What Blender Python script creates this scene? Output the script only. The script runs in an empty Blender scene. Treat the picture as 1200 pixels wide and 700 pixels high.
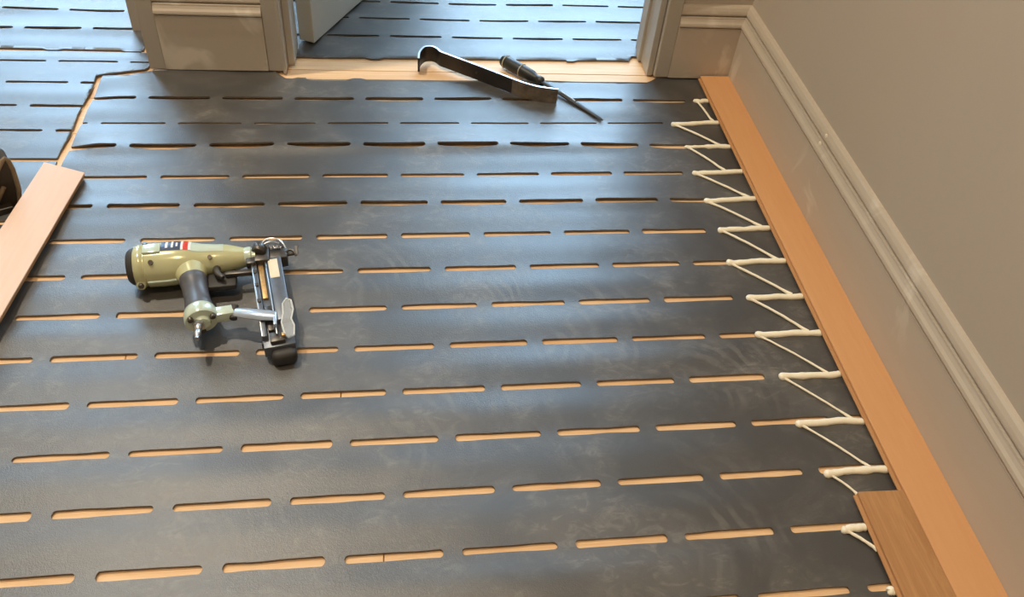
import bpy, bmesh, math, random
from mathutils import Vector, Matrix, noise

SC = bpy.context.scene
COL = SC.collection
random.seed(7)

# ------------------------------------------------------------------ camera
CAM_H = 1.033
BR = Vector((0.9924, -0.09772, 0.07477))
BU = Vector((0.01558, 0.70261, 0.71141))
BF = Vector((0.12205, 0.70484, -0.69879))
FPX = 992.8
cam = bpy.data.cameras.new('camera'); cam_o = bpy.data.objects.new('camera', cam); COL.objects.link(cam_o)
cam.sensor_width = 36.0; cam.lens = FPX / 1200 * 36.0; cam.clip_start = 0.02
m = Matrix((( BR.x, BU.x, -BF.x, 0), (BR.y, BU.y, -BF.y, 0), (BR.z, BU.z, -BF.z, CAM_H), (0, 0, 0, 1)))
cam_o.matrix_world = m
SC.camera = cam_o

def G(x, y, z=0.0):
    """photo pixel (1200x700) -> point on the horizontal plane at height z"""
    d = BR * ((x - 600) / FPX) - BU * ((y - 350) / FPX) + BF
    t = (z - CAM_H) / d.z
    return Vector((d.x * t, d.y * t, z))

# ------------------------------------------------------------------ light
SC.view_settings.view_transform = 'Standard'
SC.view_settings.look = 'None'
SC.view_settings.gamma = 1.0
SC.view_settings.use_curve_mapping = False
SC.view_settings.exposure = 0.0
W = bpy.data.worlds.new('sky'); SC.world = W; W.use_nodes = True
bg = W.node_tree.nodes['Background']
bg.inputs['Color'].default_value = (0.47, 0.73, 1.0, 1); bg.inputs['Strength'].default_value = 15

def lamp(name, loc, power, color, size, target=None, shape='DISK'):
    l = bpy.data.lights.new(name, 'AREA'); l.shape = shape; l.size = size; l.energy = power; l.color = color
    o = bpy.data.objects.new(name, l); COL.objects.link(o); o.location = loc
    if target is not None:
        o.rotation_euler = (Vector(target) - Vector(loc)).to_track_quat('-Z', 'Y').to_euler()
    return o
WARM = (1.0, 0.77, 0.50)
lamp('ceiling_lamp_hall', (-0.95, 1.62, 2.70), 46, (1.0, 0.87, 0.68), 0.08)
lamp('ceiling_lamp_room', (-0.20, 0.25, 2.70), 24, WARM, 0.22)

def portal(name, x0, x1, z0, z1, y):
    l = bpy.data.lights.new(name, 'AREA'); l.shape = 'RECTANGLE'; l.size = x1 - x0; l.size_y = z1 - z0
    l.cycles.is_portal = True
    o = bpy.data.objects.new(name, l); COL.objects.link(o)
    o.location = ((x0 + x1) / 2, y, (z0 + z1) / 2); o.rotation_euler = (math.radians(-90), 0, 0)
YFAR = 4.1
WIN = [(-0.30, 1.50, 0.35, 2.55), (-2.30, -0.80, 0.35, 2.55)]
for i, (a, b, c, d) in enumerate(WIN):
    portal('window_sky_portal', a, b, c, d, YFAR + 0.16)

# ------------------------------------------------------------------ materials
def newmat(name):
    M = bpy.data.materials.new(name); M.use_nodes = True
    nt = M.node_tree; return M, nt, nt.nodes['Principled BSDF']
def N(nt, typ, **kw):
    n = nt.nodes.new(typ)
    for k, v in kw.items():
        if k.startswith('_'): setattr(n, k[1:], v)
        else: n.inputs[k].default_value = v
    return n
def coords(nt, scale=(1, 1, 1), loc=(0, 0, 0), rot=(0, 0, 0), kind='Object'):
    tc = N(nt, 'ShaderNodeTexCoord'); mp = N(nt, 'ShaderNodeMapping')
    mp.inputs['Scale'].default_value = scale; mp.inputs['Location'].default_value = loc; mp.inputs['Rotation'].default_value = rot
    nt.links.new(tc.outputs[kind], mp.inputs['Vector']); return mp.outputs['Vector']
def mixrgb(nt, fac, a, b, blend='MIX'):
    n = nt.nodes.new('ShaderNodeMix'); n.data_type = 'RGBA'; n.blend_type = blend
    for s, v in ((0, fac), (6, a), (7, b)):
        if hasattr(v, 'links') or isinstance(v, bpy.types.NodeSocket): nt.links.new(v, n.inputs[s])
        else: n.inputs[s].default_value = v if s == 0 else (*v, 1) if len(v) == 3 else v
    return n.outputs[2]
def ramp(nt, src, p0, p1, c0=(0, 0, 0, 1), c1=(1, 1, 1, 1)):
    r = nt.nodes.new('ShaderNodeValToRGB'); r.color_ramp.elements[0].position = p0; r.color_ramp.elements[1].position = p1
    r.color_ramp.elements[0].color = c0; r.color_ramp.elements[1].color = c1
    nt.links.new(src, r.inputs[0]); return r.outputs[0]
def math_(nt, op, a, b=0.0):
    n = nt.nodes.new('ShaderNodeMath'); n.operation = op
    for i, v in enumerate((a, b)):
        if isinstance(v, bpy.types.NodeSocket): nt.links.new(v, n.inputs[i])
        else: n.inputs[i].default_value = v
    return n.outputs[0]
def noise_(nt, vec, scale, detail=4, rough=0.55, dist=0.0):
    n = N(nt, 'ShaderNodeTexNoise', Scale=scale, Detail=detail, Roughness=rough, Distortion=dist)
    nt.links.new(vec, n.inputs['Vector']); return n.outputs['Fac']
def bump(nt, b, h, strength, dist):
    n = N(nt, 'ShaderNodeBump', Strength=strength, Distance=dist); nt.links.new(h, n.inputs['Height']); nt.links.new(n.outputs[0], b.inputs['Normal'])

def simple(name, color, rough=0.5, metal=0.0, var=0.12, scale=40, spec=0.5, bumpd=0.0):
    M, nt, b = newmat(name)
    v = coords(nt); nf = noise_(nt, v, scale)
    c = mixrgb(nt, nf, tuple(x * (1 - var) for x in color), tuple(min(1, x * (1 + var)) for x in color))
    nt.links.new(c, b.inputs['Base Color']); b.inputs['Roughness'].default_value = rough; b.inputs['Metallic'].default_value = metal
    b.inputs['Specular IOR Level'].default_value = spec
    if bumpd: bump(nt, b, nf, 0.5, bumpd)
    return M

def foam_mat():
    M, nt, b = newmat('grey foam')
    v = coords(nt)
    grain = noise_(nt, v, 900, 2)
    dust1 = ramp(nt, noise_(nt, v, 5.5, 6, 0.62, 0.8), 0.43, 0.64)
    fine = ramp(nt, noise_(nt, coords(nt, (1, 1.7, 1)), 26, 6, 0.7, 1.2), 0.50, 0.80)
    dust = math_(nt, 'MULTIPLY', dust1, math_(nt, 'ADD', 0.22, fine))
    # shoe-sole prints: rings inside soft round patches
    prints = None
    for (px, py, r, sc) in ((690, 380, .15, 34), (865, 440, .12, 40), (850, 610, .13, 38), (435, 330, .12, 44), (520, 500, .13, 40), (270, 620, .11, 50), (600, 335, .10, 60)):
        p = G(px, py)
        vv = coords(nt, loc=(-p.x, -p.y, 0))
        ln = nt.nodes.new('ShaderNodeVectorMath'); ln.operation = 'LENGTH'; nt.links.new(vv, ln.inputs[0])
        msk = ramp(nt, math_(nt, 'DIVIDE', ln.outputs['Value'], r), 0.25, 1.0, (1, 1, 1, 1), (0, 0, 0, 1))
        wv = N(nt, 'ShaderNodeTexWave', _wave_type='RINGS', _rings_direction='SPHERICAL', Scale=sc * .32, Distortion=5.0, Detail=2.0)
        wv.inputs['Detail Scale'].default_value = 1.6
        nt.links.new(coords(nt, (1, .8, 1), loc=(-p.x + .09, -p.y * .8 + .05, 0)), wv.inputs['Vector'])
        s = math_(nt, 'MULTIPLY', msk, ramp(nt, wv.outputs['Fac'], .45, .85))
        prints = s if prints is None else math_(nt, 'MAXIMUM', prints, s)
    prints = math_(nt, 'MULTIPLY', prints, ramp(nt, noise_(nt, v, 14, 3), 0.42, 0.68))
    tot = math_(nt, 'MINIMUM', math_(nt, 'ADD', dust, math_(nt, 'MULTIPLY', prints, 0.42)), 1.0)
    c = mixrgb(nt, tot, (0.036, 0.034, 0.032), (0.230, 0.205, 0.168))
    c = mixrgb(nt, 0.25, c, mixrgb(nt, grain, (0.02, 0.02, 0.02), (0.10, 0.10, 0.10)))
    nt.links.new(c, b.inputs['Base Color'])
    rr = nt.nodes.new('ShaderNodeMapRange'); nt.links.new(tot, rr.inputs[0]); rr.inputs[3].default_value = 0.40; rr.inputs[4].default_value = 0.55
    nt.links.new(rr.outputs[0], b.inputs['Roughness'])
    b.inputs['IOR'].default_value = 1.54; b.inputs['Specular IOR Level'].default_value = 1.0
    speck = noise_(nt, v, 330, 2, .7)
    bump(nt, b, math_(nt, 'ADD', grain, math_(nt, 'MULTIPLY', speck, 1.1)), 0.36, 0.0008)
    return M

def wood(name, dark, light, axis=0, rough=0.5, scale=1.0, grain=0.5, spec=0.4, knots=False):
    M, nt, b = newmat(name)
    st = [22, 22, 22]; st[axis] = 1.6
    v = coords(nt, tuple(s * scale for s in st))
    oi = N(nt, 'ShaderNodeObjectInfo')
    off = nt.nodes.new('ShaderNodeVectorMath'); off.operation = 'MULTIPLY_ADD'
    nt.links.new(oi.outputs['Random'], off.inputs[0]); off.inputs[1].default_value = (37, 53, 11); nt.links.new(v, off.inputs[2])
    v2 = off.outputs[0]
    g = noise_(nt, v2, 3.0, 8, 0.65, 1.5)
    f = noise_(nt, v2, 14.0, 4, 0.7)
    t = math_(nt, 'ADD', math_(nt, 'MULTIPLY', ramp(nt, g, 0.3, 0.72), 1 - .35), math_(nt, 'MULTIPLY', f, .35))
    t = math_(nt, 'ADD', 0.5, math_(nt, 'MULTIPLY', math_(nt, 'SUBTRACT', t, 0.5), grain * 2))
    t = math_(nt, 'ADD', t, math_(nt, 'MULTIPLY', math_(nt, 'SUBTRACT', oi.outputs['Random'], .5), .25))
    c = mixrgb(nt, t, dark, light)
    if knots:
        k = N(nt, 'ShaderNodeTexVoronoi', Scale=6.0); nt.links.new(coords(nt, (.55, 1.6, 1)), k.inputs['Vector'])
        kd = ramp(nt, k.outputs['Distance'], 0.02, 0.09, (1, 1, 1, 1), (0, 0, 0, 1))
        c = mixrgb(nt, math_(nt, 'MULTIPLY', kd, .6), c, (0.20, 0.08, 0.03))
    nt.links.new(c, b.inputs['Base Color']); b.inputs['Roughness'].default_value = rough
    b.inputs['Specular IOR Level'].default_value = spec
    bump(nt, b, f, 0.15, 0.0008)
    return M

def painted(name, color, smear=None, rough=0.5, amt=0.6):
    M, nt, b = newmat(name)
    v = coords(nt)
    n1 = noise_(nt, v, 3.0, 3)
    c = mixrgb(nt, n1, tuple(x * .94 for x in color), tuple(min(1, x * 1.05) for x in color))
    if smear:
        s = ramp(nt, noise_(nt, coords(nt, (9, 9, 7)), 1.0, 3, .5, .9), .55, .63)
        s2 = ramp(nt, noise_(nt, v, 3.6, 1), .46, .60)
        c = mixrgb(nt, math_(nt, 'MULTIPLY', math_(nt, 'MULTIPLY', s, s2), amt), c, smear)
    nt.links.new(c, b.inputs['Base Color']); b.inputs['Roughness'].default_value = rough
    bump(nt, b, noise_(nt, v, 160, 3), 0.05, 0.001)
    return M

M = {}
M['foam'] = foam_mat()
M['pine'] = wood('pine subfloor', (0.70, 0.42, 0.21), (0.92, 0.66, 0.41), 0, 0.55, 1.0, .5, .3, True)
M['oak'] = wood('warm oak', (0.58, 0.28, 0.115), (0.70, 0.38, 0.175), 1, 0.50, 1.0, .22, .3)
M['oak_dark'] = wood('brown oak', (0.34, 0.16, 0.062), (0.54, 0.29, 0.125), 1, 0.5, 1.0, .6, .3)
M['oak_edge'] = wood('oak edge', (0.42, 0.20, 0.08), (0.60, 0.33, 0.15), 1, 0.6, 1.0, .4, .2)
M['oak_glare'] = wood('oak with window glare', (0.66, 0.43, 0.29), (0.80, 0.56, 0.41), 1, 0.42, 1.0, .25, .5)  # paler than the other planks: window glare painted into the wood colour
M['wall'] = painted('beige wall paint', (0.47, 0.405, 0.33), None, 0.6)
M['skirt'] = painted('primed skirting', (0.50, 0.43, 0.345), (0.74, 0.68, 0.58), 0.42)
M['casing'] = painted('grey casing paint', (0.42, 0.38, 0.32), None, 0.42)
M['door'] = painted('grey door paint', (0.40, 0.39, 0.35), None, 0.4)
M['white'] = painted('white ceiling paint', (0.66, 0.64, 0.60), None, 0.7)
M['filler'] = simple('filler', (0.78, 0.70, 0.54), 0.7)
M['glue'] = simple('cream adhesive', (0.96, 0.87, 0.68), 0.36, 0, .06, 90, .5, .0006)
M['blacksteel'] = simple('blackened steel', (0.030, 0.026, 0.023), 0.42, 0.35, .5, 30)
M['steel'] = simple('bright steel', (0.60, 0.60, 0.60), 0.34, 1.0, .12)
M['dustysteel'] = simple('glue-smeared steel', (0.20, 0.165, 0.125), 0.34, 0.5, .9, 45)
M['handle'] = simple('black handle', (0.022, 0.023, 0.019), 0.45, 0, .4, 60)
M['ring'] = simple('pale cord', (0.62, 0.58, 0.46), 0.6)
M['shell'] = simple('sage green enamel', (0.55, 0.55, 0.32), 0.17, 0.10, .12, 25, .7)
M['shell_pale'] = simple('pale green enamel', (0.55, 0.64, 0.53), 0.18, 0.1, .12, 25, .7)
M['rubber'] = simple('black rubber', (0.035, 0.033, 0.032), 0.6, 0, .3)
M['grip'] = simple('grey grip rubber', (0.085, 0.085, 0.095), 0.42, 0, .25, 80)
M['darkmetal'] = simple('dark gunmetal', (0.10, 0.09, 0.08), 0.38, 0.7, .5, 120)
M['magazine'] = simple('slate magazine', (0.13, 0.145, 0.17), 0.36, 0.4, .3, 60)
M['brass'] = simple('brass nails', (0.62, 0.38, 0.16), 0.4, 0.6, .4, 200)
M['sticker'] = simple('cream sticker', (0.78, 0.70, 0.52), 0.5, 0, .15, 60)
M['bluesteel'] = simple('bluish steel arm', (0.56, 0.66, 0.80), 0.22, 0.55, .1)
M['navy'] = simple('navy print', (0.035, 0.05, 0.10), 0.3, 0, .6, 90)
M['red'] = simple('red print', (0.62, 0.05, 0.03), 0.35, 0, .1)
M['whiteprint'] = simple('white print', (0.74, 0.74, 0.70), 0.35, 0, .15, 90)
M['case'] = simple('dark brown plastic', (0.035, 0.026, 0.018), 0.5, 0, .4, 30)
M['rim'] = simple('dusty rim', (0.22, 0.165, 0.10), 0.6, 0, .5, 60)

Mx, nt, b = newmat('clear plastic'); b.inputs['Base Color'].default_value = (0.62, 0.64, 0.64, 1)
b.inputs['Roughness'].default_value = .25; b.inputs['Alpha'].default_value = .34; M['clear'] = Mx
Mx, nt, b = newmat('window glass'); nt.nodes.remove(b)
tr = N(nt, 'ShaderNodeBsdfTransparent'); gl = N(nt, 'ShaderNodeBsdfGlossy', Roughness=0.02); mx = N(nt, 'ShaderNodeMixShader', Fac=.06)
nt.links.new(tr.outputs[0], mx.inputs[1]); nt.links.new(gl.outputs[0], mx.inputs[2]); nt.links.new(mx.outputs[0], nt.nodes['Material Output'].inputs[0]); M['glass'] = Mx

# ------------------------------------------------------------------ helpers
def tag(o, label=None, cat=None, group=None, kind=None):
    if label: o['label'] = label
    if cat: o['category'] = cat
    if group: o['group'] = group
    if kind: o['kind'] = kind
    return o
def empty(name, loc=(0, 0, 0), rz=0.0):
    o = bpy.data.objects.new(name, None); COL.objects.link(o); o.location = loc; o.rotation_euler = (0, 0, rz); o.empty_display_size = .02; return o
def obj(name, bm, mat, parent=None, smooth=False):
    me = bpy.data.meshes.new(name); bmesh.ops.recalc_face_normals(bm, faces=bm.faces); bm.to_mesh(me); bm.free()
    me.materials.append(M[mat] if isinstance(mat, str) else mat)
    if smooth:
        for p in me.polygons: p.use_smooth = True
        me.set_sharp_from_angle(angle=math.radians(42))
    o = bpy.data.objects.new(name, me); COL.objects.link(o)
    if parent: o.parent = parent
    return o
def box(bm, x0, x1, y0, y1, z0, z1, bev=0.0, mtx=None, seg=2):
    r = bmesh.ops.create_cube(bm, size=1.0); vs = r['verts']
    for v in vs: v.co = Vector((x0 + (v.co.x + .5) * (x1 - x0), y0 + (v.co.y + .5) * (y1 - y0), z0 + (v.co.z + .5) * (z1 - z0)))
    if bev:
        es = {e for v in vs for e in v.link_edges}
        rr = bmesh.ops.bevel(bm, geom=list(es), offset=bev, segments=seg, affect='EDGES', profile=.5)
        vs = list({v for f in rr['faces'] for v in f.verts} | {v for v in vs if v.is_valid})
    if mtx is not None: bmesh.ops.transform(bm, matrix=mtx, verts=vs)
    return vs
def tube(bm, pts, rad, n=10, cap=True, flat=1.0):
    """round tube through pts, rad = number or list; flat squashes it vertically"""
    pts = [Vector(p) for p in pts]
    if not hasattr(rad, '__len__'): rad = [rad] * len(pts)
    rings = []
    for i, p in enumerate(pts):
        t = (pts[min(i + 1, len(pts) - 1)] - pts[max(i - 1, 0)]).normalized()
        ref = Vector((0, 0, 1)) if abs(t.z) < .9 else Vector((1, 0, 0))
        s = t.cross(ref).normalized(); u = s.cross(t).normalized()
        rings.append([bm.verts.new(p + s * math.cos(a) * rad[i] + u * math.sin(a) * rad[i] * flat) for a in [2 * math.pi * k / n for k in range(n)]])
    for a, b_ in zip(rings, rings[1:]):
        for k in range(n): bm.faces.new((a[k], a[(k + 1) % n], b_[(k + 1) % n], b_[k]))
    if cap:
        bm.faces.new(rings[0][::-1]); bm.faces.new(rings[-1])
    return rings
def lathe(bm, prof, n=28, origin=(0, 0, 0), axis=(1, 0, 0), up=(0, 0, 1), su=1.0, sv=1.0, a0=0.0, a1=None):
    """prof = [(t, r)] along axis; su/sv scale the section along side/up"""
    o = Vector(origin); ax = Vector(axis).normalized(); u = Vector(up); u = (u - ax * u.dot(ax)).normalized(); s = ax.cross(u)
    full = a1 is None; cnt = n if full else n + 1
    rings = []
    for t, r in prof:
        ring = []
        for k in range(cnt):
            a = (2 * math.pi * k / n) if full else a0 + (a1 - a0) * k / n
            ring.append(bm.verts.new(o + ax * t + s * (math.cos(a) * r * su) + u * (math.sin(a) * r * sv)))
        rings.append(ring)
    for A, B_ in zip(rings, rings[1:]):
        for k in range(cnt if full else n): bm.faces.new((A[k], A[(k + 1) % cnt], B_[(k + 1) % cnt], B_[k]))
    if full: bm.faces.new(rings[0][::-1]); bm.faces.new(rings[-1])
def prism(bm, pts, vec):
    """polygon pts extruded along vec"""
    v = Vector(vec); a = [bm.verts.new(Vector(p)) for p in pts]; b_ = [bm.verts.new(Vector(p) + v) for p in pts]
    bm.faces.new(a); bm.faces.new(b_[::-1]); n = len(pts)
    for k in range(n): bm.faces.new((a[k], b_[k], b_[(k + 1) % n], a[(k + 1) % n]))
def struct(o): o['kind'] = 'structure'; return o
def BM(): return bmesh.new()

# ------------------------------------------------------------------ shell
XW, YB = 0.800, 1.800              # right wall face, back wall face
XL, YF, ZC = -2.6, -2.2, 2.75      # left wall, wall behind the camera, ceiling
bm = BM(); box(bm, XL - .1, 1.9, YF - .1, YFAR + .2, -.08, -.022)
floor = struct(obj('floor', bm, 'pine'))
BW = 0.135
k0 = int((YF - 1.809) / BW) - 1
for k in range(k0, int((YFAR - 1.809) / BW) + 2):
    y0 = 1.809 + k * BW; y1 = y0 + BW
    cuts = [XL, random.uniform(-1.7, .2), 1.8] if k not in (-1, 0) else [XL, -.75, 1.8]
    for a, b_ in zip(cuts, cuts[1:]):
        bm = BM(); box(bm, a + .0006, b_ - .0006, y0 + .0008, y1 - .0008, -.022, random.uniform(-.0006, 0), .0008, None, 1)
        obj('floor_board', bm, 'pine', floor)

bm = BM(); box(bm, XL - .1, 1.9, YF - .1, YFAR + .2, ZC, ZC + .1); struct(obj('ceiling', bm, 'white'))
bm = BM(); box(bm, XW, XW + .12, YF, YB + .001, -.02, ZC); struct(obj('wall_right', bm, 'wall'))
bm = BM(); box(bm, XL - .1, XL, YF, YFAR, -.02, ZC); struct(obj('wall_left', bm, 'wall'))
bm = BM(); box(bm, XL, XW + .12, YF - .1, YF, -.02, ZC); struct(obj('wall_front', bm, 'wall'))
# back wall: pier, head over the doorway, short return by the corner; partition behind the pier
PX0, PX1, DX0, DX1, WT, HEAD = -.5535, -.2665, -.2505, .5835, .135, 2.02
bm = BM()
box(bm, PX0, PX1, YB, YB + WT, .006, ZC)
box(bm, DX1 + .0165, 1.72, YB, YB + WT, .006, ZC)
box(bm, PX1, DX1 + .0165, YB, YB + WT, HEAD, ZC)
struct(obj('wall_back', bm, 'wall'))
bm = BM(); box(bm, -.60, -.47, YB + WT + .05, YFAR, -.02, ZC); struct(obj('wall_partition', bm, 'wall'))
bm = BM(); box(bm, 1.72, 1.84, YB, YFAR, -.02, ZC); struct(obj('wall_far_right', bm, 'white'))
bm = BM()
xs = [XL, WIN[1][0], WIN[1][1], WIN[0][0], WIN[0][1], 1.84]
for i in range(5):
    if i in (1, 3):
        box(bm, xs[i], xs[i + 1], YFAR, YFAR + .14, -.02, .35); box(bm, xs[i], xs[i + 1], YFAR, YFAR + .14, 2.55, ZC)
    else: box(bm, xs[i], xs[i + 1], YFAR, YFAR + .14, -.02, ZC)
struct(obj('wall_far', bm, 'white'))
for wi, (a, b_, c, d) in enumerate(WIN):
    we = struct(empty('window_%d' % (wi + 1), ((a + b_) / 2, YFAR + .07, c)))
    def loc(x): return x - (a + b_) / 2
    bm = BM()
    for xx in (a, (a + b_) / 2 - .03, b_ - .06): box(bm, loc(xx), loc(xx) + .06, -.03, .03, 0, d - c)
    for zz in (0, (d - c) * .5, d - c - .06): box(bm, loc(a), loc(b_), -.028, .028, zz, zz + .06)
    obj('window_frame', bm, 'white', we)
    for xx in (a + .06, (a + b_) / 2 + .03):
        for zz in (.06, (d - c) * .5 + .06):
            bm = BM(); box(bm, loc(xx), loc(xx) + (b_ - a) / 2 - .09, -.003, .003, zz, zz + (d - c) * .5 - .12); obj('window_pane', bm, 'glass', we)

# skirting: profile (distance out from the wall, height)
SK = [(0, .010), (.018, .010), (.018, .1360), (.0195, .1370), (.0195, .1385), (.0115, .1388), (.0115, .1408), (.0200, .1412), (.0216, .1450), (.0205, .1500), (.0172, .1545), (.0150, .1600), (.0146, .1640),
      (.0060, .1645), (.0060, .1672), (.0122, .1682), (.0128, .1720), (.0115, .1780), (.0085, .1850), (.0050, .1890), (0, .1900)]
def skirting(name, p0, p1, out, mit0=0, mit1=0):
    """runs p0->p1, out = unit vector away from the wall; mit pulls an end back by the thickness (45 degree mitre)"""
    bm = BM(); p0 = Vector(p0); p1 = Vector(p1); d = (p1 - p0).normalized(); out = Vector(out)
    A = [bm.verts.new(p0 + out * t + d * (t * mit0) + Vector((0, 0, z))) for t, z in SK]
    B_ = [bm.verts.new(p1 + out * t - d * (t * mit1) + Vector((0, 0, z))) for t, z in SK]
    n = len(SK); bm.faces.new(A); bm.faces.new(B_[::-1])
    for k in range(n): bm.faces.new((A[k], B_[k], B_[(k + 1) % n], A[(k + 1) % n]))
    return struct(obj(name, bm, 'skirt', None, False))
br = skirting('baseboard_right', (XW, YF, 0), (XW, YB, 0), (-1, 0, 0), 0, 1)
skirting('baseboard_back', (.6325, YB, 0), (XW, YB, 0), (0, -1, 0), 0, 1)
skirting('baseboard_pier', (-.5310, YB, 0), (-.3065, YB, 0), (0, -1, 0))
for (y, z, r) in ((1.285, .178, .0045), (1.289, .158, .005)):
    bm = BM(); bmesh.ops.create_uvsphere(bm, u_segments=12, v_segments=6, radius=r, matrix=Matrix.Translation((XW - (.0115 if z > .17 else .0155), y, z)) @ Matrix.Diagonal((.35, 1, 1, 1)))
    obj('filler_spot', bm, 'filler', br, True)

# door casings, linings and stops (trim)
def casing(name, x0, x1, y0, y1, bead=None, z1=HEAD, mat='casing'):
    bm = BM(); box(bm, x0, x1, y0, y1, .009, z1, .002)
    if bead: box(bm, bead[0], bead[1], y0 - .004, y0 + .004, .005, z1, .0018)
    return struct(obj(name, bm, mat))
casing('trim_1', -.5665, -.5312, 1.7835, 1.84)
casing('trim_2', -.3063, -.2665, 1.7835, YB - .0005, (-.2745, -.2670))
casing('trim_3', .5985, .6322, 1.7850, YB - .0005)
casing('trim_4', -.2663, -.2505, 1.812, 1.90)                    # door lining left
bm = BM(); box(bm, .5835, .5983, 1.800, 1.935, .005, HEAD, .0015); box(bm, .5765, .5837, 1.868, 1.90, .005, HEAD, .0015)
struct(obj('trim_5', bm, 'casing'))
bm = BM(); box(bm, -.2665, .5985, 1.7835, YB, HEAD, HEAD + .035, .002); struct(obj('trim_6', bm, 'casing'))
casing('trim_7', -.640, -.5535, 1.957, 1.985)                    # casing at the back of the pier

# open door in the far room
de = struct(empty('door_1', (-.2130, 1.9078, .014), math.atan2(2.1298 - 1.9078, -.1106 + .2130)))
bm = BM(); box(bm, 0, .78, 0, .040, 0, 1.97, .002); obj('door_leaf', bm, 'door', de)
for z in (.25, 1.7):
    bm = BM(); tube(bm, [(-.006, .044, z - .045), (-.006, .044, z + .045)], .006, 10); obj('hinge', bm, 'steel', de)

# ------------------------------------------------------------------ foam underlay
PITCH, SLOT = 0.1533, 0.1285
TH = 0.004
def sheet(name, rows, x0, x1, ytop, ybot, slope, label, xlim_hi=None, ytop_f=None, ybot_f=None, hump=.0022, lift_f=None, seed=0, flat_right=None, group='foam underlay sheets'):
    """rows: far to near list of (Y at x=0, X offset of a slot start, half width, far-lip lift)"""
    xs = set()
    E0 = [0, .0003, .0012, .0028, .0050]
    for off in {round(r[1] % PITCH, 4) for r in rows}:
        k = math.floor((x0 - off) / PITCH) - 1
        while off + k * PITCH < x1:
            s = off + k * PITCH
            for e in E0: xs.add(s + e); xs.add(s + SLOT - e)
            for j in range(1, 8): xs.add(s + .005 + (SLOT - .01) * j / 8)
            k += 1
    xs = sorted(x for x in xs if x0 < x < x1); xs = [x0] + xs + [x1]
    cl = [xs[0]]
    for x in xs[1:]:
        if x - cl[-1] > .00025: cl.append(x)
    xs = cl
    def half(x, r):
        s = (x - r[1]) % PITCH
        if s >= SLOT - 1e-5 or s <= 1e-5: return 0.0
        kk = math.floor((x - r[1]) / PITCH)
        hw = r[2] * (1 + .22 * noise.noise((kk * 3.1 + seed, r[0] * 17, 0)))
        e = min(s, SLOT - s); rr = .005
        w = hw if e >= rr else hw * math.sqrt(max(0, 1 - ((rr - e) / rr) ** 2))
        bow = 1 + (.25 * noise.noise((x * 22 + seed, r[0] * 9, 3.3)))
        return w * bow
    def near(x, r):
        h = half(x, r)
        if h and r[3] > .004: h *= 1 + (1.2 if r[3] > .008 else .45) * math.sin(math.pi * ((x - r[1]) % PITCH) / SLOT)
        return h
    def lift(x, r):
        s = (x - r[1]) % PITCH
        if s >= SLOT or r[3] == 0: return 0
        kk = math.floor((x - r[1]) / PITCH)
        return 0
    def ridge(x, r):
        e = max(0, min(1, (x - x0) / .05)) * (max(0, min(1, (flat_right - x) / .2)) if flat_right is not None else 1)
        return r[3] * e * max(0, .8 + .7 * noise.noise((x * 3.0 + seed, r[0] * 7, 9.1)))
    ys_row = [r[0] for r in rows]
    bm = BM(); NT = 10
    allr = [None] + list(rows) + [None]
    verts = {}
    for si in range(len(allr) - 1):
        up, lo = allr[si], allr[si + 1]
        for xi, x in enumerate(xs):
            yu = (ytop + slope * x) if up is None else up[0] + slope * x - near(x, up)
            yl = (ybot + slope * x) if lo is None else lo[0] + slope * x + half(x, lo)
            yc0 = (ytop if up is None else up[0]) + slope * x; yc1 = (ybot if lo is None else lo[0]) + slope * x
            A = hump * (1 + .9 * noise.noise((x * 2.3 + seed, yc0 * 9.0, 1.7)))
            if flat_right is not None: A *= max(.05, min(1, (flat_right - x) / .15))
            for t in range(NT + 1):
                f = t / NT
                f2 = f if up is None or lo is None else f
                y = yu + (yl - yu) * f2
                tt = (yc0 - y) / max(1e-6, (yc0 - yc1))
                z = TH + max(0, A) * math.sin(math.pi * min(1, max(0, tt))) ** 2
                z += .0009 * (noise.noise((x * 7 + seed, y * 9, .5)) + .8)
                if lo is not None: z += ridge(x, lo) * math.exp(-((y - yc1) / .026) ** 2)
                if up is not None: z += ridge(x, up) * math.exp(-((y - yc0) / .026) ** 2)
                X, Y = x, y
                if ytop_f: Y = min(Y, ytop_f(x))
                if ybot_f: Y = max(Y, ybot_f(x))
                if xlim_hi: X = min(X, xlim_hi(Y))
                if lift_f: z += lift_f(X, Y)
                verts[(si, xi, t)] = bm.verts.new((X, Y, z))
        for xi in range(len(xs) - 1):
            for t in range(NT):
                q = [verts[(si, xi, t)], verts[(si, xi + 1, t)], verts[(si, xi + 1, t + 1)], verts[(si, xi, t + 1)]]
                try: bm.faces.new(q)
                except ValueError: pass
    bmesh.ops.remove_doubles(bm, verts=bm.verts, dist=2e-5)
    bmesh.ops.dissolve_degenerate(bm, edges=bm.edges, dist=1e-5)
    for f in bm.faces:
        if f.normal.z < 0: f.normal_flip()
        f.smooth = True
    rim = [e for e in bm.edges if len(e.link_faces) == 1]
    for e in rim:
        a, b_ = e.verts[0].co.copy(), e.verts[1].co.copy()
        dz = Vector((0, 0, TH * .95))
        q = [bm.verts.new(a), bm.verts.new(b_), bm.verts.new(b_ - dz), bm.verts.new(a - dz)]
        f = bm.faces.new(q); f.smooth = False
    me = bpy.data.meshes.new(name); bm.to_mesh(me); bm.free(); me.materials.append(M['foam'])
    o = bpy.data.objects.new(name, me); COL.objects.link(o)
    return tag(o, label, 'underlay', group)

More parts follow.
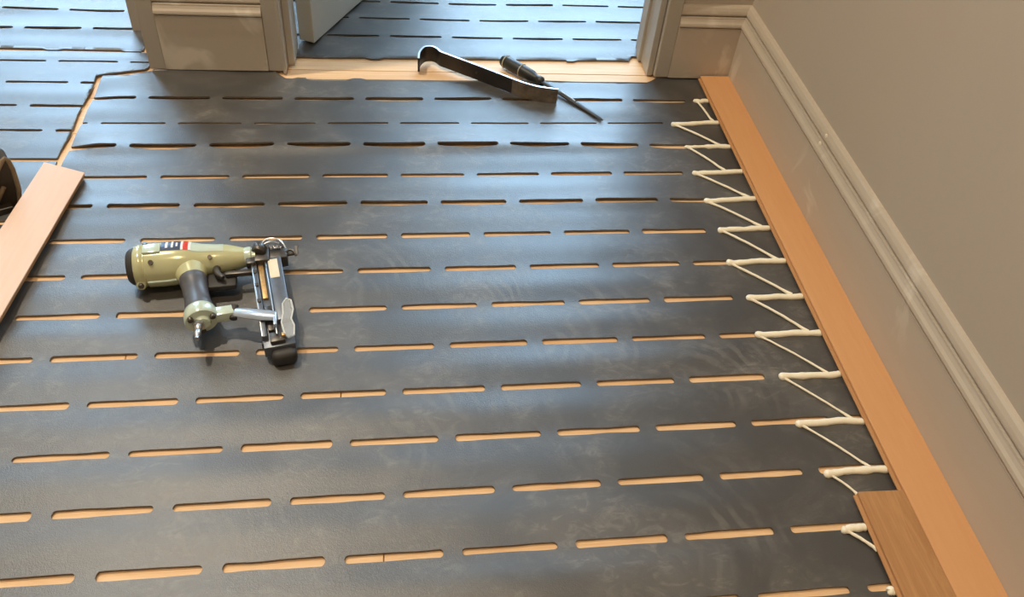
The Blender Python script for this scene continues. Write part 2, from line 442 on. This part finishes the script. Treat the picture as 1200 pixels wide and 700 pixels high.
OA, OB = -.0870, -.0108           # slot offsets of the two row kinds
ROWY = [1.6745, 1.5815, 1.4925, 1.3935, 1.3012, 1.2070, 1.1135, 1.0208, .9300, .8370, .7455, .6535, .5605]
HW = [.0056, .0032, .0056, .0058, .0060, .0062, .0064, .0064, .0062, .0060, .0060, .0060, .0062]
LF = [.0050, .0, .0110, .0008, .0055, .0006, .0012, 0, 0, 0, 0, 0, 0]
rows = [(ROWY[k], OA if k % 2 == 0 else OB, HW[k], LF[k]) for k in range(13)]
y = ROWY[-1]
for k in range(13, 20):
    y -= .0928; rows.append((y, OA if k % 2 == 0 else OB, .006, 0))
def main_top(x):
    def ss(a, b_): t = max(0, min(1, (x - a) / (b_ - a))); return t * t * (3 - 2 * t)
    e = 1.757 + .012 * x + .004 * noise.noise((x * 6, 2.2, 0)) + .034 * ss(-.63, -.54) * (1 - ss(-.30, -.262)) + .022 * ss(.575, .61)
    for xc in (-.235, -.105):
        if abs(x - xc) < .014: e += .006
    return e
def main_lift(x, y):
    z = 0
    z += .004 * math.exp(-((x + .64) / .04) ** 2) * max(0, min(1, (y - 1.69) / .07))
    z += .002 * max(0, (y - 1.70) / .06) * (0.5 + noise.noise((x * 5, 0, 4))) if y > 1.70 else 0
    return max(0, z)
sheet('foam_underlay', rows, -.6600, .730, 1.815, rows[-1][0] - .06, .0175,
      'large dark grey slotted foam underlay sheet under the nail gun and adhesive zigzag', ytop_f=main_top, lift_f=main_lift, seed=1, flat_right=.62)
# far room sheet behind the threshold
TY = [1.9605 + .0935 * k for k in range(9)][::-1]
rowsF = [(yy, (-.0345 if (8 - i) % 2 == 0 else -.1120), .0044, .0050) for i, yy in enumerate(TY)]
def far_bot(x):
    e = 1.8625 + .014 * x + .0025 * noise.noise((x * 9, 7, 0))
    for xc in (-.07, .245, .41):
        if abs(x - xc) < .014: e -= .006
    return e + (.02 if x > .556 else 0)
sheet('foam_underlay', rowsF, -.46, 1.60, TY[0] + .06, 1.84, .0145,
      'slotted foam underlay sheet in the room beyond the doorway, under the open door', ybot_f=far_bot, seed=2, hump=.0022)
# hall sheets left of the pier
UY = [1.9670 + .0945 * k for k in range(9)][::-1]
rowsU = [(yy, (-.8852 if (8 - i) % 2 == 0 else -.9620), .0050, .0070) for i, yy in enumerate(UY)]
def u_bot(x):
    e = 1.8745 + .003 * noise.noise((x * 5, 1, 0))
    for xc in (-.80, -.625):
        if abs(x - xc) < .02: e -= .005
    return e
sheet('foam_underlay', rowsU, -2.3, -.600, UY[0] + .06, 1.855, .003,
      'slotted foam underlay sheet farthest into the hall beside the back of the pier', ybot_f=u_bot, seed=3, hump=.0022)
rowsV = [(1.8185, -.7740 + .003, .0038, .003), (1.7275, -.8545, .0046, .002), (1.6345, -.7790, .0046, .002), (1.5430, -.8570, .0046, .002)]
sheet('foam_underlay', rowsV, -2.3, -.572, 1.866, 1.4485, .003,
      'slotted foam underlay strip in the hall between the pier and the dark tool case', xlim_hi=lambda y: -.6735 - .002 * math.sin(y * 40) if y < 1.760 else (-.573 if y > 1.790 else -.6735 + (y - 1.760) / .03 * .1), seed=4, hump=.0022)
rowsW = [(1.345, -.85, .005, 0), (1.252, -.93, .005, 0), (1.159, -.85, .005, 0), (1.066, -.93, .005, 0), (.973, -.85, .005, 0)]
sheet('foam_underlay', rowsW, -2.3, -.6735, 1.4380, .90, .003,
      'slotted foam underlay sheet lying under the dark tool case beside the loose plank', seed=5, hump=.002)

# ------------------------------------------------------------------ oak planks
def plank(name, length, width, mat, label, loc, rot=(0, 0, 0), tongue=True, group=None):
    """lies along -Y from its far end at the origin, top at z = 0, right edge at x = width"""
    t = empty(name, loc); t.rotation_euler = rot
    bm = BM(); box(bm, 0, width, -length, 0, -.0040, 0, .0007, None, 1); obj('top_layer', bm, mat, t)
    bm = BM(); box(bm, .0006, width - .0006, -length + .0003, -.0003, -.0140, -.0040); obj('core_layer', bm, 'oak_edge', t)
    if tongue:
        bm = BM(); box(bm, -.0045, .002, -length + .001, -.001, -.0100, -.0062, .0008, None, 1); obj('tongue', bm, 'oak_edge', t)
    return tag(t, label, 'plank', group)
PZ = .0192
plank('oak_plank', 2.2, .0717, 'oak', 'long orange-brown oak plank fitted along the foot of the skirting board', (.7103, 1.7775, PZ))
plank('oak_plank', 1.0, .0710, 'oak_dark', 'darker brown oak plank with visible grain butted beside the long skirting plank', (.6388, .6160, PZ))
# loose plank, left edge propped up on the tool case
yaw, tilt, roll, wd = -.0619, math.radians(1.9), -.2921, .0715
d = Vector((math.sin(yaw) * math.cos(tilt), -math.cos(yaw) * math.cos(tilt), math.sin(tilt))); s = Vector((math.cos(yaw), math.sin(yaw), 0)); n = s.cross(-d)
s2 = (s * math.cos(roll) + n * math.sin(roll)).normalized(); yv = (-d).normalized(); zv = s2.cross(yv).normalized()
lp = plank('oak_plank', .62, wd, 'oak_glare', 'loose oak plank with pinkish window glare in its colour, tilted against the dark tool case', (0, 0, 0), tongue=False)
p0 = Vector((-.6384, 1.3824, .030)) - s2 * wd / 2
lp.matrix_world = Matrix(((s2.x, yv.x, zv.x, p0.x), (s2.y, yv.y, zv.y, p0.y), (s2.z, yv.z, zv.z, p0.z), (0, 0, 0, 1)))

# ------------------------------------------------------------------ dark tool case at the left edge
F = Vector((-.6985, 1.2935, .0052)); ea = math.radians(28)
tc = tag(empty('tool_case', F, ea), 'dark brown tool case with dusty tan rim behind the loose plank', 'tool case')
prof = [(-.17, 0), (.001, 0), (.0095, .040), (.0120, .078), (.0105, .098), (.0070, .1035), (.0020, .100), (-.0137, .080), (-.05, .060), (-.17, .055)]
bm = BM(); prism(bm, [(a, .006, b_) for a, b_ in prof], (0, .030, 0)); obj('case_shell', bm, 'case', tc)
bm = BM(); tube(bm, [(a, .006, b_ - .002) for a, b_ in prof[1:9]], .0042, 8); obj('rim', bm, 'rim', tc, True)
bm = BM(); tube(bm, [(-.012, .002, .048), (-.040, .002, .010)], .004, 8); obj('brace', bm, 'rim', tc, True)
bm = BM(); box(bm, -.17, -.010, -.010, .006, 0, .012, .002); obj('base_flange', bm, 'case', tc)

# ------------------------------------------------------------------ adhesive zigzag
glue = tag(empty('adhesive_zigzag', (.66, 1.1, .004)), 'cream adhesive zigzag squeezed into the slots beside the skirting plank', 'adhesive')
BEADS = [(.6723, 1.6825, .7095, 1.6853), (.5943, 1.5844, .7095, 1.5933), (.6031, 1.4962, .7095, 1.499), (.5962, 1.4014, .7095, 1.4064), (.5961, 1.3063, .7095, 1.3144), (.6001, 1.2155, .7095, 1.2223),
         (.5902, 1.1208, .7095, 1.1248), (.6004, 1.0266, .7095, 1.0307), (.5889, .9364, .7095, .9399), (.6004, .8429, .7095, .8463), (.5953, .7489, .7095, .7507), (.6071, .6575, .7095, .660), (.5985, .5641, .6375, .5650), (.6265, .4707, .6375, .4715)]
go = Vector((.66, 1.1, .004))
rnd = random.Random(3)
for i, (x0, y0, x1, y1) in enumerate(BEADS):
    bm = BM(); nn = 22; pts = []; rad = []
    for j in range(nn + 1):
        t = .5 - .5 * math.cos(math.pi * j / nn)
        pts.append(Vector((x0 + (x1 - x0) * t, y0 + (y1 - y0) * t + .0034 * noise.noise((t * 3.1 + i * 9, .3, 0)) + .0008 * noise.noise((t * 11, i, 5)), .0062)) - go)
        r = .0060 + .0016 * noise.noise((t * 6 + i * 3.7, 1, 1)) + .0008 * noise.noise((t * 17 + i * 1.3, 4, 1)) + (.0014 * math.exp(-(t / .08) ** 2))
        if i == 2: r *= .7 if t < .45 else 1
        LL = x1 - x0; e = min(t * LL / .006, 1) if t < .5 else min((1 - t) * LL / .003, 1)
        rad.append(max(.0008, r * math.sqrt(max(0, 1 - (1 - e) ** 2))))
    tube(bm, pts, rad, 10, True, .85); obj('bead', bm, 'glue', glue, True)
    if i + 1 < len(BEADS) and i != 0 or i == 0:
        if i + 1 >= len(BEADS): continue
        a0, b0, a1, b1 = BEADS[i + 1]
        if i in (11, 12): tx, ty = (.709, b0 + .040)
        else:
            fr = (.86, .77, .64, .87, .83, .86, .80, .80, .78, .84, .74)[i]; tx = a0 + (a1 - a0) * fr; ty = b0 + (b1 - b0) * fr + .003
        sx, sy = x0 + .008, y0 - .003
        if i in (11, 12):
            # the strand dives under the darker plank
            tx, ty = ((.645, .6175), (.6375, .531))[i - 11]
        bm = BM(); pts = []; rad = []
        nn = 20
        for j in range(nn + 1):
            t = j / nn
            q = Vector((sx + (tx - sx) * t, sy + (ty - sy) * t, 0))
            q.x += .0018 * math.sin(math.pi * t) * (1 if i % 3 else .2)
            q.y += .0008 * noise.noise((t * 9, i * 2.1, 0))
            if i in (0, 2, 10) and t > .88: q.y -= .003 * (t - .88) / .12; q.x += .003 * math.sin((t - .88) / .12 * math.pi)
            q.z = .0072 + .0012 * math.sin(math.pi * t)
            pts.append(q - go); w = .0018 if 8 <= i <= 11 else .0024
            rad.append(w * (1 + .2 * noise.noise((t * 6, i, 8))) * (1 + .6 * max(0, (t - .82) / .18)) * (1 + .5 * max(0, (.1 - t) / .1)))
        tube(bm, pts, rad, 8, True, .9); obj('strand', bm, 'glue', glue, True)

# ------------------------------------------------------------------ pull bar
pb = tag(empty('pull_bar', (.20, 1.74, .0085)), 'black steel flooring pull bar with hooked end standing on its edge', 'pull bar')
po = Vector((.20, 1.74, .0085))
def smooth_path(P, n=8):
    out = []
    for i in range(len(P) - 1):
        p0 = P[max(i - 1, 0)]; p1 = P[i]; p2 = P[i + 1]; p3 = P[min(i + 2, len(P) - 1)]
        for j in range(n):
            t = j / n
            out.append(tuple(.5 * ((2 * p1[k]) + (-p0[k] + p2[k]) * t + (2 * p0[k] - 5 * p1[k] + 4 * p2[k] - p3[k]) * t * t + (-p0[k] + 3 * p1[k] - 3 * p2[k] + p3[k]) * t ** 3) for k in range(len(p1))))
    out.append(P[-1]); return out
def strap(bm, path, th, z0, z1):
    prev = None; P = [Vector((p[0], p[1], 0)) for p in path]
    for i, p in enumerate(P):
        t = (P[min(i + 1, len(P) - 1)] - P[max(i - 1, 0)]).normalized(); nn = Vector((-t.y, t.x, 0)) * th / 2
        hh = path[i][2] if len(path[i]) > 2 else z1
        ring = [bm.verts.new(p + nn + Vector((0, 0, z0)) - po_), bm.verts.new(p - nn + Vector((0, 0, z0)) - po_), bm.verts.new(p - nn + Vector((0, 0, hh)) - po_), bm.verts.new(p + nn + Vector((0, 0, hh)) - po_)] 
        if prev:
            for k in range(4): bm.faces.new((prev[k], prev[(k + 1) % 4], ring[(k + 1) % 4], ring[k]))
        else: bm.faces.new(ring[::-1])
        prev = ring
    bm.faces.new(prev)
po_ = Vector((po.x, po.y, 0))
hook = smooth_path([(.0335, 1.793, .034), (.0360, 1.818, .036), (.0470, 1.839, .038), (.0640, 1.8445, .038), (.0775, 1.836, .037), (.0850, 1.8235, .036), (.1000, 1.8125, .036)], 6)
shaft = smooth_path([(.0990, 1.8130, .036), (.18, 1.754, .036), (.245, 1.7045, .036)], 6)
tail = smooth_path([(.2445, 1.7048, .036), (.268, 1.689, .036), (.300, 1.673, .036), (.343, 1.663, .036)], 6)
for nm, pth, mt in (('hook', hook, 'blacksteel'), ('shaft', shaft, 'blacksteel'), ('striking_end', tail, 'dustysteel')):
    bm = BM(); strap(bm, pth, .0045, 0, .036); obj(nm, bm, mt, pb, True)
bm = BM(); strap(bm, hook + shaft[1:] + tail[1:], .0042, .0362, .0372)
for v in bm.verts: pass
o_edge = obj('worn_edge', bm, 'steel', pb)
me = o_edge.data
allp = hook + shaft[1:] + tail[1:]
for i, p in enumerate(allp):
    hz = p[2]
    for k, zz in zip(range(4), (hz + .0001, hz + .0001, hz + .0009, hz + .0009)): me.vertices[i * 4 + k].co.z = zz
for (x, y) in ((.135, 1.7905), (.170, 1.7640)):
    bm = BM(); lathe(bm, [(0, .0045), (.002, .0045), (.003, .003)], 12, Vector((x - .0012, y - .0018, .018)) - po_, (-.59, -.81, 0)); obj('rivet', bm, 'blacksteel', pb, True)

# ------------------------------------------------------------------ screwdriver
h0, h1, tip = Vector((.2330, 1.8380, .0190)), Vector((.3210, 1.7420, .0160)), Vector((.4385, 1.5950, .0085))
sd = tag(empty('screwdriver', (h0.x, h0.y, 0)), 'black handled screwdriver with pale cord wraps lying behind the pull bar', 'screwdriver')
so = Vector((h0.x, h0.y, 0)); ax = (h1 - h0).normalized(); L = (h1 - h0).length
bm = BM(); lathe(bm, [(0, .006), (.003, .0125), (.010, .0150), (.030, .0160), (.060, .0155), (L - .035, .0140), (L - .026, .0100), (L - .016, .0092), (L - .012, .0110), (L - .004, .0108), (L, .007)], 10, h0 - so, ax); obj('handle', bm, 'handle', sd, True)
for t, r in ((.014, .0156), (.064, .0157)):
    bm = BM(); lathe(bm, [(t - .0012, r), (t, r + .0012), (t + .0012, r)], 16, h0 - so, ax); obj('cord_wrap', bm, 'ring', sd, True)
ax2 = (tip - h1).normalized(); L2 = (tip - h1).length
bm = BM(); lathe(bm, [(-.004, .0050), (L2 * .45, .0050), (L2 * .80, .0040), (L2 * .97, .0030), (L2, .0012)], 12, h1 - so, ax2, (0, 0, 1), 1.35, .75); obj('blade', bm, 'blacksteel', sd, True)
bm = BM(); sidev = ax2.cross(Vector((0, 0, 1))).normalized()
tube(bm, [h1 - so + ax2 * (L2 * .30) + Vector((0, 0, .0042)), h1 - so + ax2 * (L2 * .55) + Vector((0, 0, .0036))], .0022, 8); obj('worn_spot', bm, 'steel', sd, True)

# ------------------------------------------------------------------ nail gun
UX = Vector((.9927, .1205)); 
gun = tag(empty('nail_gun', (-.458, 1.086, .0058), math.atan2(.1205, .9927)), 'sage green pneumatic nail gun with grey grip and slate magazine lying on its side', 'nail gun')
gun.scale = (.962, 1, 1)
# local axes: x along the barrel to the nose, -y towards the grip end, z up
AZ = .037
def gl(name, prof, origin, axis, mat, parent=gun, n=28, su=1, sv=1, up=(0, 0, 1), **kw):
    bm = BM(); lathe(bm, prof, n, origin, axis, up, su, sv, **kw); return obj(name, bm, mat, parent, True)
BODY = [(.012, .0300), (.014, .0335), (.020, .0355), (.026, .0360), (.028, .0345), (.031, .0345), (.033, .0365), (.060, .0368), (.080, .0365), (.098, .0350), (.110, .0320), (.124, .0285), (.145, .0260), (.165, .0245), (.178, .0210), (.192, .0170), (.200, .0150)]
body = gl('body', BODY, (0, 0, AZ), (1, 0, 0), 'shell', n=40)
gl('rear_cap', [(0, .020), (.001, .0255), (.003, .0275), (.006, .0300), (.0128, .0318)], (0, 0, AZ), (1, 0, 0), 'rubber', n=36)
# raised rib along the top, seam flange and front strap
bm = BM(); box(bm, .030, .060, -.012, .010, AZ + .033, AZ + .0395, .003); obj('exhaust_boss', bm, 'shell_pale', body, True)
bm = BM(); tube(bm, [(.034, -.0370, AZ - .004), (.070, -.0372, AZ - .004), (.100, -.0352, AZ - .002), (.130, -.0275, AZ + .002)], .0022, 8); obj('seam', bm, 'shell_pale', body, True)
def body_r(t):
    for (a, ra), (b_, rb) in zip(BODY, BODY[1:]):
        if a <= t <= b_: return ra + (rb - ra) * (t - a) / (b_ - a)
    return .015
def wrap(name, t0, t1, a0, a1, mat, lift=.0006, parent=body):
    bm = BM(); ts = [t0 + (t1 - t0) * i / 10 for i in range(11)]
    A0, A1 = math.radians(a0), math.radians(a1); rings = []
    for t in ts:
        r = body_r(t) + lift
        rings.append([bm.verts.new((t, math.cos(A0 + (A1 - A0) * k / 10) * -r, AZ + math.sin(A0 + (A1 - A0) * k / 10) * r)) for k in range(11)])
    for A, B_ in zip(rings, rings[1:]):
        for k in range(10): bm.faces.new((A[k], A[k + 1], B_[k + 1], B_[k]))
    return obj(name, bm, mat, parent, True)
wrap('label_print', .060, .0915, 78, 128, 'navy'); wrap('label_letter', .067, .071, 86, 116, 'whiteprint', .0010); wrap('label_letter', .0765, .0800, 86, 118, 'whiteprint', .0010); wrap('label_letter', .084, .087, 90, 108, 'whiteprint', .0010)
wrap('label_print', .0915, .0955, 78, 126, 'whiteprint'); wrap('label_print', .0955, .1035, 78, 126, 'red'); wrap('label_print', .1035, .108, 78, 126, 'whiteprint')
wrap('label_print', .108, .160, 74, 124, 'shell_pale')
gl('bolt_boss', [(0, .0085), (.006, .0085), (.009, .0070)], (.022, -.0300, AZ - .012), (0, -.93, .35), 'shell', n=16)
gl('bolt', [(0, .0052), (.010, .0052), (.012, .0035)], (.022, -.0310, AZ - .0115), (0, -.93, .35), 'darkmetal', n=6)
gl('bolt', [(0, .0042), (.0045, .0042)], (.044, -.0235, AZ + .0265), (0, -.66, .75), 'darkmetal', n=12)
gl('bolt', [(0, .0040), (.0045, .0040)], (.034, .012, AZ + .0345), (0, .2, 1), 'darkmetal', n=12)
gl('bolt', [(0, .0036), (.0045, .0036)], (.138, -.0160, AZ + .0205), (0, -.6, .8), 'darkmetal', n=12)
# neck between body and grip, grip sleeve, end cap
g0, g1 = Vector((.104, -.0250, AZ)), Vector((.1225, -.1260, AZ + .002)); gd = (g1 - g0).normalized(); GLn = (g1 - g0).length
gl('grip_neck', [(-.010, .0300), (.006, .0270), (.014, .0235), (.020, .0225)], g0, gd, 'shell', su=1.0, sv=.85)
gl('grip', [(.016, .0215), (.018, .0228), (.030, .0224), (.032, .0210), (.060, .0205), (.084, .0210), (.086, .0225), (.098, .0228), (.100, .0215)], g0, gd, 'grip', su=1.0, sv=.86)
cap = gl('end_cap', [(-.008, .0215), (-.004, .0250), (.004, .0268), (.016, .0272), (.0195, .0255), (.021, .0150), (.022, .0145), (.027, .0125), (.028, .0090)], g1, gd, 'shell_pale', su=1.0, sv=.90, n=32)
sx_ = gd.cross(Vector((0, 0, 1))).normalized(); up_ = sx_.cross(gd).normalized()
for a in (35, 155, 275):
    c = g1 + sx_ * math.cos(math.radians(a)) * .0200 + up_ * math.sin(math.radians(a)) * .0175
    gl('cap_bolt', [(.012, .0048), (.0235, .0048), (.025, .0036)], c, gd, 'darkmetal', cap, 12)
pd = (gd + Vector((-.20, 0, .10))).normalized()
gl('air_plug', [(.022, .0085), (.032, .0085), (.033, .0062), (.040, .0062), (.042, .0044), (.050, .0056), (.054, .0056), (.057, .0040), (.064, .0036)], g1, pd, 'steel', n=14)
# lug on the end cap and the steel arm to the magazine
bm = BM(); box(bm, -.002, .034, -.010, .010, -.009, .009, .003, Matrix.Translation(g1 + Vector((.020, -.006, -.002))) @ Matrix.Rotation(math.radians(4), 4, 'Z')); obj('lug', bm, 'shell_pale', gun, True)
gl('arm_bolt', [(-.012, .0062), (.012, .0062)], (.1760, -.1320, AZ + .002), (.15, .95, .3), 'rubber', n=10)
AP = [Vector((.1785, -.1340, AZ + .004)), Vector((.2000, -.1430, AZ + .007)), Vector((.2240, -.1520, AZ + .009)), Vector((.2420, -.1560, AZ + .009))]
bm = BM(); tube(bm, AP, [.0090, .0105, .0108, .0095], 12, True, .55); obj('steel_arm', bm, 'bluesteel', gun, True)
bm = BM(); box(bm, .2385, .2445, -.178, -.150, AZ - .004, AZ + .013, .002); obj('arm_bracket', bm, 'bluesteel', gun, True)
# front of the gun: trigger, link bar, nose
bm = BM(); box(bm, .128, .178, -.060, -.018, AZ - .018, AZ - .006, .004); obj('trigger_housing', bm, 'rubber', gun, True)
bm = BM(); tube(bm, [(.148, -.020, AZ + .002), (.146, -.032, AZ + .004), (.150, -.044, AZ + .005), (.158, -.052, AZ + .005)], [.006, .0065, .006, .004], 10); obj('trigger', bm, 'darkmetal', gun, True)
gl('trigger_pin', [(-.004, .0055), (.010, .0055)], (.158, -.0270, AZ + .004), (0, 0, 1), 'brass', n=12)
bm = BM(); box(bm, .160, .214, -.042, -.033, AZ - .006, AZ + .003, .002); obj('link_bar', bm, 'darkmetal', gun, True)
gl('nose_collar', [(0, .0165), (.006, .0175), (.012, .0175), (.014, .0150), (.020, .0150)], (.192, 0, AZ), (1, 0, 0), 'shell_pale', n=20)
bm = BM(); box(bm, .205, .236, -.022, .016, AZ - .020, AZ + .010, .004); obj('nose_block', bm, 'darkmetal', gun, True)
gl('depth_wheel', [(-.009, .0105), (-.006, .0125), (.006, .0125), (.009, .0105)], (.219, .002, AZ + .012), (.25, .97, 0), 'darkmetal', n=14)
bm = BM(); box(bm, .232, .266, -.012, .016, AZ - .020, AZ + .004, .003); obj('nose_plate', bm, 'darkmetal', gun, True)
bm = BM(); tube(bm, smooth_path([(.222, .016, AZ + .012), (.232, .022, AZ + .017), (.246, .022, AZ + .018), (.258, .016, AZ + .014), (.264, .006, AZ + .008)], 5), .0013, 8); obj('latch_wire', bm, 'steel', gun, True)
bm = BM(); tube(bm, smooth_path([(.226, .008, AZ + .018), (.240, .012, AZ + .020), (.254, .010, AZ + .016)], 5), .0012, 8); obj('latch_wire', bm, 'steel', gun, True)
bm = BM(); tube(bm, [(.258, .004, AZ - .006), (.274, .003, AZ - .004), (.284, .004, AZ - .001)], .0032, 10); obj('contact_tip', bm, 'darkmetal', gun, True)
bm = BM(); tube(bm, [(.281, -.004, AZ - .003), (.282, .004, AZ + .002), (.283, .009, AZ + .008)], .0026, 8); obj('contact_foot', bm, 'steel', gun, True)
# magazine
mrot = Matrix.Translation((.2310, -.012, 0)) @ Matrix.Rotation(math.radians(5.2), 4, 'Z')
def mbox(name, x0, x1, y0, y1, z0, z1, mat, bev=.0012, parent=None):
    bm = BM(); box(bm, x0, x1, y0, y1, z0, z1, bev, mrot); return obj(name, bm, mat, parent or gun, True)
mag = mbox('magazine', -.0275, .0225, -.196, .004, .010, .031, 'magazine')
mbox('magazine_rail', -.0275, -.0195, -.180, -.004, .031, .041, 'magazine', .001, mag)
mbox('magazine_rail', -.0055, -.0020, -.180, .002, .031, .042, 'magazine', .001, mag)
mbox('rail_edge', -.0279, -.0255, -.180, -.004, .0405, .0425, 'steel', .0005, mag)
mbox('rail_edge', -.0044, -.0030, -.180, .002, .0418, .0428, 'steel', .0004, mag)
mbox('nail_strip', -.0170, -.0085, -.090, -.006, .031, .0355, 'brass', .0006, mag)
mbox('follower', -.0165, -.0065, -.165, -.110, .031, .0370, 'darkmetal', .001, mag)
mbox('cover_plate', -.0015, .0235, -.150, .000, .031, .0425, 'magazine', .002, mag)
mbox('sticker', .0005, .0165, -.052, -.006, .0425, .0430, 'sticker', .0002, mag)
mbox('magazine_latch', -.0160, .0080, -.192, -.172, .031, .0390, 'darkmetal', .002, mag)
mbox('latch_tab', -.0300, -.0210, -.186, -.176, .018, .030, 'rubber', .002, mag)
mbox('screw_head', .0030, .0100, -.186, -.179, .0385, .0430, 'brass', .001, mag)
bm = BM(); prism(bm, [mrot @ Vector(p) for p in ((.008, -.185, .0432), (.006, -.160, .0432), (.011, -.140, .0432), (.013, -.118, .0432), (.020, -.108, .0432), (.027, -.113, .0432), (.028, -.135, .0432), (.022, -.155, .0432), (.025, -.170, .0432), (.022, -.192, .0432), (.012, -.195, .0432))], (0, 0, .003)); cg = obj('clear_guide', bm, 'clear', gun)
GP = [mrot @ Vector(p) for p in ((.008, -.185, .0447), (.006, -.160, .0447), (.011, -.140, .0447), (.013, -.118, .0447), (.020, -.108, .0447), (.027, -.113, .0447), (.028, -.135, .0447), (.022, -.155, .0447), (.025, -.170, .0447), (.022, -.192, .0447))]
bm = BM(); tube(bm, GP, .0014, 6); obj('guide_rim', bm, 'whiteprint', cg, True)
gl('guide_screw', [(0, .0036), (.005, .0036)], mrot @ Vector((.0205, -.126, .0425)), (0, 0, 1), 'brass', n=10)
bm = BM(); box(bm, -.0180, .0225, -.214, -.193, .000, .027, .0095, mrot, 4); obj('foot_pad', bm, 'rubber', gun, True)
# small fittings around the nose and the magazine
bm = BM(); box(bm, .196, .212, -.028, -.012, AZ - .004, AZ + .011, .003); obj('nose_bracket', bm, 'darkmetal', gun, True)
bm = BM(); box(bm, .240, .262, .012, .024, AZ - .012, AZ + .006, .003); obj('nose_guard', bm, 'darkmetal', gun, True)
for (bx_, by_, r_) in ((.211, -.016, .0034), (.229, -.012, .0030), (.246, .004, .0032), (.258, -.004, .0028)):
    gl('nose_screw', [(0, r_), (.0045, r_), (.0055, r_ * .6)], (bx_, by_, AZ + .008 if bx_ < .235 else AZ + .003), (0, 0, 1), 'steel', n=8)
coil = [(.236 + .020 * k / 40, .010 + .0036 * math.cos(k * .95), AZ + .0085 + .0036 * math.sin(k * .95)) for k in range(41)]
bm = BM(); tube(bm, coil, .0008, 6); obj('spring', bm, 'steel', gun, True)
bm = BM(); tube(bm, smooth_path([(.262, .000, AZ + .002), (.270, .006, AZ + .003), (.277, .002, AZ + .003), (.281, -.006, AZ - .001)], 5), .0024, 8); obj('contact_arm', bm, 'darkmetal', gun, True)
for yy in (-.030, -.062, -.100):
    bm = BM(); box(bm, -.0268, -.0200, yy - .004, yy + .004, .0405, .0432, .0008, mrot, 1); obj('rail_clip', bm, 'darkmetal', mag)
